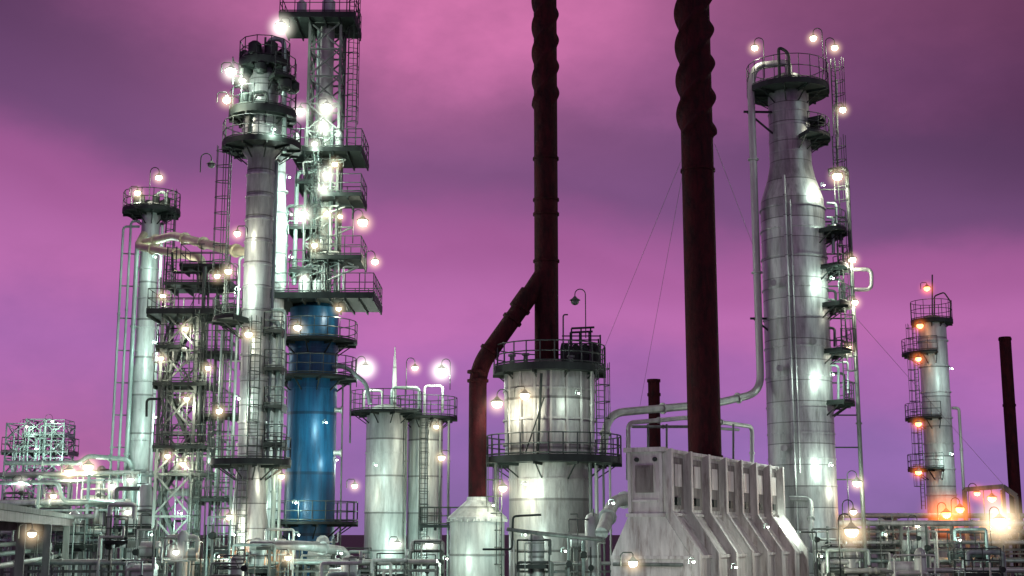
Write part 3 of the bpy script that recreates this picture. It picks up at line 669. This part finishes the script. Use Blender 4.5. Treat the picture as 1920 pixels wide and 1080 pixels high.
pipe(t,[P(1752,600,Y-.5),P(1752,555,Y-.5),P(1770,548,Y-.5),P(1782,565,Y-.5),P(1782,600,Y-.5)],.06,M_RAIL,flange=False)
for a in ((1725,611,1.6),(1722,673,1.4),(1722,795,1.5),(1722,886,1.5),(1738,541,1.5)): lamp(a[0],a[1],Y-1.6,14,'o',a[2],hz=1.0)
lamp(1785,850,Y-4,260,'c',.01); lamp(1785,690,Y-4,220,'c',.01)
Y=115; x=X(1895,800,Y)
t=T('chimney_stack',(x,Y,0),'plain dark red stack standing apart near the racks','chimney'); rk=M(11,800,Y)
t.add('flue',B().tube([(x,Y,0),(x,Y,Z(632,Y))],rk,24),M_RUST); rings(t,x,Y,[Z(636,Y),Z(760,Y)],rk,'flange',M_RUST,.05,.2)

# ================================================================ RACKS AND LOW CLUTTER
def rack(p0,p1,zs,width,npipe,label,mat=M_STEEL,bays=6,pr=(.08,.2),pm=(M_GREEN,M_PIPE,M_WHITE),w=.22):
    p0=Vector((p0[0],p0[1],0)); p1=Vector((p1[0],p1[1],0)); d=(p1-p0).normalized(); s=Vector((-d.y,d.x,0))
    t=T('pipe_rack',(p0+p1)/2,label,'pipe rack','pipe racks at ground level'); b=B()
    for i in range(bays+1):
        c=p0.lerp(p1,i/bays)
        for k in (-1,1): b.beam(c+s*k*width/2,c+s*k*width/2+Vector((0,0,zs[-1]+.1)),w)
        for zz in zs: b.beam(c-s*(width/2+.2)+Vector((0,0,zz)),c+s*(width/2+.2)+Vector((0,0,zz)),w*.8)
    for zz in zs:
        for k in (-1,1): b.beam(p0+s*k*(width/2+.003)+Vector((0,0,zz-.25)),p1+s*k*(width/2+.003)+Vector((0,0,zz-.25)),w*.7)
    t.add('frame',b,mat)
    for zz in zs:
        for i in range(npipe):
            r=random.uniform(*pr); o=(-.5+(i+.5)/npipe)*width
            up=Vector((0,0,zz+w*.4+r+.01)); e0=random.uniform(0,.06); e1=random.uniform(.9,1)
            q=B().tube([p0.lerp(p1,e0)+s*o+up,p0.lerp(p1,e1)+s*o+up],r,12)
            for k in range(3): m=p0.lerp(p1,random.uniform(.1,.9))+s*o+up; q.tube([m-d*.06,m+d*.06],r*1.35,12)
            t.add('pipe',q,random.choice(pm))
    return t
# concrete deck on columns running away across the yard
p0=Vector((-16.2,42,0)); p1=Vector((-29.5,98,0)); d=(p1-p0).normalized(); s_=Vector((-d.y,d.x,0)); ang2=math.atan2(d.y,d.x); Ld=(p1-p0).length; mid=(p0+p1)/2+s_*2
t=T('concrete_deck',mid,'flat dark-edged concrete deck on columns above low pipes','deck')
t.add('slab',B().box(mid+Vector((0,0,4.42)),(Ld,4.2,.22),ang2),M_CONC,smooth=False)
for k in (-1,1): t.add('edge_beam',B().box(mid+s_*k*1.9+Vector((0,0,4.12)),(Ld-.2,.25,.36),ang2),M_DIRTY,smooth=False)
for i in range(6):
    c_=p0.lerp(p1,(i+.12)/5.5)
    for k in (.12,3.88): t.add('column',B().box(c_+s_*k+Vector((0,0,1.97)),(.32,.32,3.94),ang2),M_CONC,smooth=False)
    t.add('cross_beam',B().box(c_+s_*2+Vector((0,0,3.82)),(.28,3.4,.3),ang2),M_DIRTY,smooth=False)
for i in range(3):
    pipe(t,[p0.lerp(p1,.02)+s_*(.8+i*.9)+Vector((0,0,2.3+.35*i)),p0.lerp(p1,.98)+s_*(.8+i*.9)+Vector((0,0,2.3+.35*i))],.11,random.choice([M_GREEN,M_PIPE]))
rack((-46,92),(-22,84),[3.4,5.2,7.0],3,4,'crowded low pipe rack with pale greenish pipes',M_GREEN,bays=7,pr=(.1,.2),w=.16)
rack((-24,66),(-8,67),[1.2,2.0],2,3,'low rack of pale pipes beneath the towers',M_STEEL,bays=7,pr=(.06,.13),w=.12)
rack((-10,68),(-3.6,68),[1.2,2.0],2,3,'low rack of pale pipes beneath the silos',M_STEEL,bays=4,pr=(.06,.13),w=.12)
rack((0.2,66),(5,66),[1.2,2.0],1.4,2,'short pipe rack beside the heater drum',M_STEEL,bays=4,pr=(.05,.1),pm=(M_PIPE,M_STEEL),w=.1)
rack((17,84),(46,88),[1.7,2.8,3.9],2.6,4,'long low pipe rack beyond the stout column',M_STEEL,bays=9,pr=(.1,.22),w=.18)
rack((24,102),(60,106),[3.3,4.6],3,4,'distant pipe rack with grey-green pipes',M_STEEL,bays=9,pr=(.12,.25),w=.2)
rack((15,66),(30,68),[1.6],1.6,3,'low run of grey pipes beside the furnace',M_STEEL,bays=6,pr=(.07,.14),w=.13)

def skid(px0,px1,Y,ptop,label,kind=0):
    xa,xb=X(px0,1000,Y),X(px1,1000,Y); zt=Z(ptop,Y); W=xb-xa
    t=T('process_skid',((xa+xb)/2,Y,0),label,'process equipment','process skids in the yard')
    nh=random.randint(2,4)
    for i in range(nh):
        zz=zt*(.35+.6*(i+1)/nh) ; yy=Y+random.uniform(-.8,.8); r=random.choice([.04,.06,.08,.12]); e0=xa+random.uniform(0,.25)*W; e1=xb-random.uniform(0,.25)*W
        pts=[(e0,yy,.1 if random.random()<.5 else zz-.6),(e0,yy,zz),(e1,yy,zz),(e1,yy,random.choice([.1,zz+.5,zz-.7]))]
        pipe(t,pts,r,random.choice([M_GREEN,M_PIPE,M_WHITE,M_STEEL]),fr=r*1.8)
    nr=max(4,int(W/.32))
    for i in range(nr):
        xx=xa+W*(i+random.uniform(.2,.8))/nr; yy=Y+random.uniform(-1,.6); top=zt*random.uniform(.5,1.08); r=random.choice([.025,.035,.05,.075])
        pts=[(xx,yy,.1),(xx,yy,top)]
        if random.random()<.45: pts+= [(xx+random.choice([-1,1])*random.uniform(.3,.9),yy,top)]
        if random.random()<.4 and len(pts)==3: pts.append((pts[2][0],yy+random.uniform(.3,1),top-random.uniform(-.2,.5)))
        pipe(t,pts,r,random.choice([M_GREEN,M_PIPE,M_STEEL,M_STEEL,M_RAIL]),flange=False,fr=r*1.8)
        if random.random()<.35:
            zz=top*random.uniform(.6,.9); b=B().lathe(xx,yy,[(zz-.16,r*1.2),(zz-.1,r*2.2),(zz+.1,r*2.2),(zz+.16,r*1.2)],10)
            b.tube([(xx,yy,zz),(xx,yy-.35,zz)],.025,6).tube([(xx,yy-.35,zz),(xx,yy-.38,zz)],.14,12); t.add('valve',b,M_DARK)
    if kind in (1,3):
        r=random.uniform(.3,.42); zz=zt*.72; b=B().tube([(xa+W*.15,Y+1,zz),(xa+W*.18,Y+1,zz),(xa+W*.78,Y+1,zz),(xa+W*.81,Y+1,zz)],r,20,radii=[r*.5,r,r,r*.5]); t.add('drum',b,M_WHITE)
        for q in (.3,.65): t.add('saddle',B().box((xa+W*q,Y+1,(zz-r)/2),(.2,r*1.4,zz-r+.1)),M_CONC,smooth=False)
    if kind in (2,3):
        r=random.uniform(.25,.4); xx=xa+W*random.uniform(.3,.8); t.add('upright_vessel',B().lathe(xx,Y+.6,[(.2,r),(zt*.95,r),(zt*.95+.2,r*.8),(zt*.95+.32,r*.3)],24),M_WHITE)
    if kind in (0,2):
        rect_platform(t,xa+W*.1,xb-W*.1,Y-.4,Y+1.2,zt*.62)
    return t
L1='compact skid of slim process pipes, risers and dark valves'
for i,(a,b_,yy,pt) in enumerate(((195,250,66,935),(245,305,62,985),(205,300,78,905),(300,380,64,1000),(380,440,63,960),(500,560,66,985),(440,520,62,1015),(560,640,68,1010),(640,700,70,1030),(20,100,70,985),(100,190,76,960),(130,215,86,870),(0,60,88,880),(60,130,90,900),(960,1040,64,1005),(1060,1130,65,965),(770,835,74,1010),(230,300,58,1045),(400,480,58,1050),(600,680,60,1050),(700,770,66,1045))):
    skid(a,b_,yy,pt,L1,i%4)
for i,(a,b_,yy,pt) in enumerate(((1515,1590,76,985),(1600,1680,84,975),(1690,1760,80,990),(1780,1850,74,985),(1850,1920,88,970),(1540,1620,66,1025),(1660,1750,64,1035),(1790,1880,64,1030))):
    skid(a,b_,yy,pt,'low skid of grey process pipes with drums and valves',(i+1)%4)
upipe([P(470,1022,62),P(560,1022,62),P(650,1034,66),P(655,1100,66)],.22,M_WHITE,'thick white pipe elbowing beside the blue column')
upipe([P(1128,1000,63),P(1150,940,66),P(1190,935,70)],.3,M_WHITE,'fat white elbow pipe between heater and furnace')
upipe([P(1480,935,79),P(1520,935,79),P(1520,1010,77),P(1560,1018,77)],.16,M_WHITE,'white pipe bend at the foot of the stout column')
upipe([P(10,868,84),P(150,868,84),P(165,855,84),P(245,862,84),P(250,960,84)],.15,M_GREEN,'pale green overhead pipe bending down beside column')
upipe([P(0,905,80),P(110,905,80),P(118,940,80),P(215,942,80)],.12,M_GREEN,'pale green pipe stepping along the rack')
upipe([P(905,1030,63),P(960,1030,63),P(962,968,63),P(1015,965,63)],.05,M_DARK,'thin dark instrument pipe stepping past the heater')
upipe([P(950,992,63),P(1010,1000,63),P(1130,1012,63)],.09,M_STEEL,'grey pipe crossing in front of the heater')
# distant open frame
Y=108
x0,x1_=X(22,820,Y),X(130,820,Y)
t=T('process_structure',((x0+x1_)/2,Y,0),'distant open pale steel structure with railed decks and pipes','structure')
b=B()
for i in range(3): lattice(b,x0+(x1_-x0)*(i+.5)/3,Y,(x1_-x0)/6.2,1.3,0,Z(795-8*(i%2),Y),1.3,.10,.06)
t.add('frame',b,M_GREEN)
rect_platform(t,x0-.3,x1_+.4,Y-1.4,Y+1.4,Z(848,Y),th=.1,rm=M_STEEL); rect_platform(t,x0+1.2,x1_,Y-1.2,Y+1.2,Z(815,Y),th=.1,rm=M_GREEN)
for i in range(12):
    xx=x0+random.random()*(x1_-x0); z0=Z(random.randint(850,900),Y); z1=Z(random.randint(785,840),Y)
    pipe(t,[(xx,Y-1.3,z0),(xx,Y-1.3,z1),(xx+random.uniform(-1,1.2),Y-1.3,z1)],.07,M_GREEN,flange=False)
for i in range(3): t.add('drum',B().lathe(x0+1+i*1.5,Y,[(Z(848,Y)+.05,.2),(Z(848,Y)+.3,.3),(Z(830,Y),.3),(Z(825,Y),.15)],16),M_WHITE)
lamp(50,800,Y-2,60,'g',.6,'goose',1.4); lamp(98,790,Y-2,60,'g',.6,'goose',1.4); lamp(70,840,Y-4,300,'c',.01); lamp(110,870,Y-4,240,'c',.01)
for a in ((130,887,84,260,'w',2.0),(165,880,84,260,'w',2.4),(40,905,80,240,'c',1.0),(210,912,80,260,'c',1.1),(60,1001,45,40,'w',.8),(245,900,80,240,'c',1.0),(285,1000,70,200,'c',.01),(100,930,78,180,'w',1.0),(240,960,72,220,'c',.9),(480,1030,66,140,'o',1.2),(560,1000,64,150,'c',.01),(330,1035,60,120,'c',.8),(410,1040,60,120,'c',.01),(640,1035,62,130,'c',.01),(1060,1030,61,120,'c',.01),(540,1045,60,100,'w',.8),(1660,1000,76,190,'c',.01),(1800,1010,72,140,'c',.01),(1540,1040,64,120,'w',.01)): lamp(*a)  # cool entries are fill lamps added to brighten the low racks
for a,hz in (((1597,1003,60,170,'w',2.4),1.2),((1875,985,78,260,'w',3.0),2.1),((1775,972,90,300,'o',3.0),2.3),((1860,935,92,150,'o',1.6),1.4),((1600,960,72,130,'w',1.0),None),((1832,925,92,120,'o',1.2),1.1),((1720,985,85,120,'w',1.0),None),((1800,955,90,120,'o',1.6),1.3)): lamp(*a[:6],'goose',2.5,hz=hz)
for i,(px,py,Yq,rr) in enumerate(((1690,985,120,4.5),(1590,990,135,5.0),(1820,990,140,5))):
    xx=X(px,py,Yq); zt=Z(py,Yq); t=T('storage_tank',(xx,Yq,0),'low pale storage tank with shallow domed roof','tank','storage tanks behind the racks')
    t.add('shell',B().lathe(xx,Yq,[(0,rr),(zt-.6,rr)],48),M_WHITE); t.add('roof',B().lathe(xx,Yq,[(zt-.597,rr+.05),(zt-.5,rr+.05),(zt-.2,rr*.7),(zt,rr*.2)],48),M_WHITE)
t=T('portal_frame',P(1830,920,92),'orange-lit steel portal over the far pipe rack','steel frame')
b=B().beam(P(1808,918,92),P(1880,912,92),.4,.3)
for px in (1808,1880): b.beam(P(px,918,92),Vector((P(px,918,92).x,92,0)),.25)
b.beam(P(1880,912,92),P(1905,930,92),.3); b.beam(P(1905,930,92),Vector((P(1905,930,92).x,92,0)),.22)
t.add('frame',b,M_STEEL)

# ================================================================ WORLD
w=bpy.data.worlds.new('World'); scene.world=w; w.use_nodes=True; nt=w.node_tree; N=nt.nodes; L=nt.links
bg=N['Background']; tc=N.new('ShaderNodeTexCoord'); sp=N.new('ShaderNodeSeparateXYZ'); L.new(tc.outputs['Generated'],sp.inputs[0])
def math_(op,a,b=None,c=None,clamp=False):
    m=N.new('ShaderNodeMath'); m.operation=op; m.use_clamp=clamp
    for i,v in enumerate((a,b,c)):
        if v is None: continue
        if isinstance(v,(int,float)): m.inputs[i].default_value=v
        else: L.new(v,m.inputs[i])
    return m.outputs[0]
def noise(scale,sc,det,rough=.5,rot=0):
    mp=N.new('ShaderNodeMapping'); mp.inputs['Scale'].default_value=sc; mp.inputs['Rotation'].default_value=(0,math.radians(rot),0); L.new(tc.outputs['Generated'],mp.inputs['Vector'])
    n1=N.new('ShaderNodeTexNoise'); n1.inputs['Scale'].default_value=scale; n1.inputs['Detail'].default_value=det; n1.inputs['Roughness'].default_value=rough; L.new(mp.outputs[0],n1.inputs['Vector'])
    return math_('SUBTRACT',n1.outputs['Fac'],.5)
nz=noise(1.9,(2.2,2.2,4.2),6,.52,-14); nf=noise(5.5,(1.6,1.6,2.6),7,.62,-20)
zz=sp.outputs['Z']; xx=sp.outputs['X']
el=math_('ADD',math_('ADD',zz,math_('MULTIPLY',math_('MULTIPLY',xx,zz),.42)),math_('ADD',math_('MULTIPLY',nz,.10),math_('MULTIPLY',nf,.04)))
ramp=N.new('ShaderNodeValToRGB'); cr=ramp.color_ramp; cr.interpolation='EASE'
st=[(0,(140,108,168)),(.06,(148,108,174)),(.117,(168,106,174)),(.165,(184,108,172)),(.20,(168,96,156)),(.25,(124,82,130)),(.30,(114,76,120)),(.34,(134,82,130)),(.40,(148,86,132))]
cr.elements[0].position=0; cr.elements[0].color=lin(*st[0][1]); cr.elements[1].position=1; cr.elements[1].color=lin(118,74,110)
for p,c_ in st[1:]:
    e=cr.elements.new(p/.5); e.color=lin(*c_)
L.new(math_('DIVIDE',el,.5),ramp.inputs['Fac'])
def blobm(colin,x0,z0,kx,kz,amt,colr):
    dx=math_('SUBTRACT',xx,x0); dz=math_('SUBTRACT',zz,z0)
    q=math_('ADD',math_('MULTIPLY',math_('MULTIPLY',dx,dx),kx),math_('MULTIPLY',math_('MULTIPLY',dz,dz),kz))
    bl=math_('MULTIPLY',math_('POWER',2.718,math_('MULTIPLY',q,-1)),math_('ADD',math_('ADD',math_('MULTIPLY',nz,1.6),math_('MULTIPLY',nf,.8)),1))
    mx=N.new('ShaderNodeMix'); mx.data_type='RGBA'; mx.clamp_factor=True; L.new(math_('MULTIPLY',bl,amt),mx.inputs['Factor']); L.new(colin,mx.inputs['A']); mx.inputs['B'].default_value=colr
    return mx.outputs['Result']
col=blobm(ramp.outputs['Color'],-.06,.385,42,150,.82,lin(226,126,182))
col=blobm(col,-.30,.055,60,400,.55,lin(206,104,156))
ax=math_('ABSOLUTE',math_('ADD',xx,.02))
dk=math_('MULTIPLY',math_('MULTIPLY',math_('SUBTRACT',ax,.12,clamp=True),3.2,clamp=True),math_('MULTIPLY',math_('SUBTRACT',el,.20,clamp=True),8,clamp=True))
mul=math_('SUBTRACT',1,math_('MULTIPLY',dk,.62))
mul=math_('MULTIPLY',mul,math_('ADD',math_('ADD',math_('MULTIPLY',nz,.5),math_('MULTIPLY',nf,.34)),1))
vm=N.new('ShaderNodeVectorMath'); vm.operation='SCALE'; L.new(col,vm.inputs[0]); L.new(mul,vm.inputs['Scale'])
L.new(vm.outputs[0],bg.inputs['Color']); bg.inputs['Strength'].default_value=1.0
sd=bpy.data.lights.new('dusk_fill','SUN'); sd.energy=.32; sd.angle=math.radians(15); sd.color=(.80,1,.96)  # cool sun-type light added as fill, imitating skylight
so=bpy.data.objects.new('dusk_fill',sd); so.rotation_euler=(math.radians(62),0,math.radians(48)); scene.collection.objects.link(so)

cam=bpy.data.cameras.new('camera'); cam.lens=F/1920*36; cam.sensor_width=36; cam.clip_end=8000
co=bpy.data.objects.new('camera',cam); co.location=(0,0,CH); co.rotation_euler=(math.pi/2+TH,0,0); scene.collection.objects.link(co); scene.camera=co
scene.view_settings.view_transform='Standard'; scene.view_settings.look='None'; scene.view_settings.exposure=0
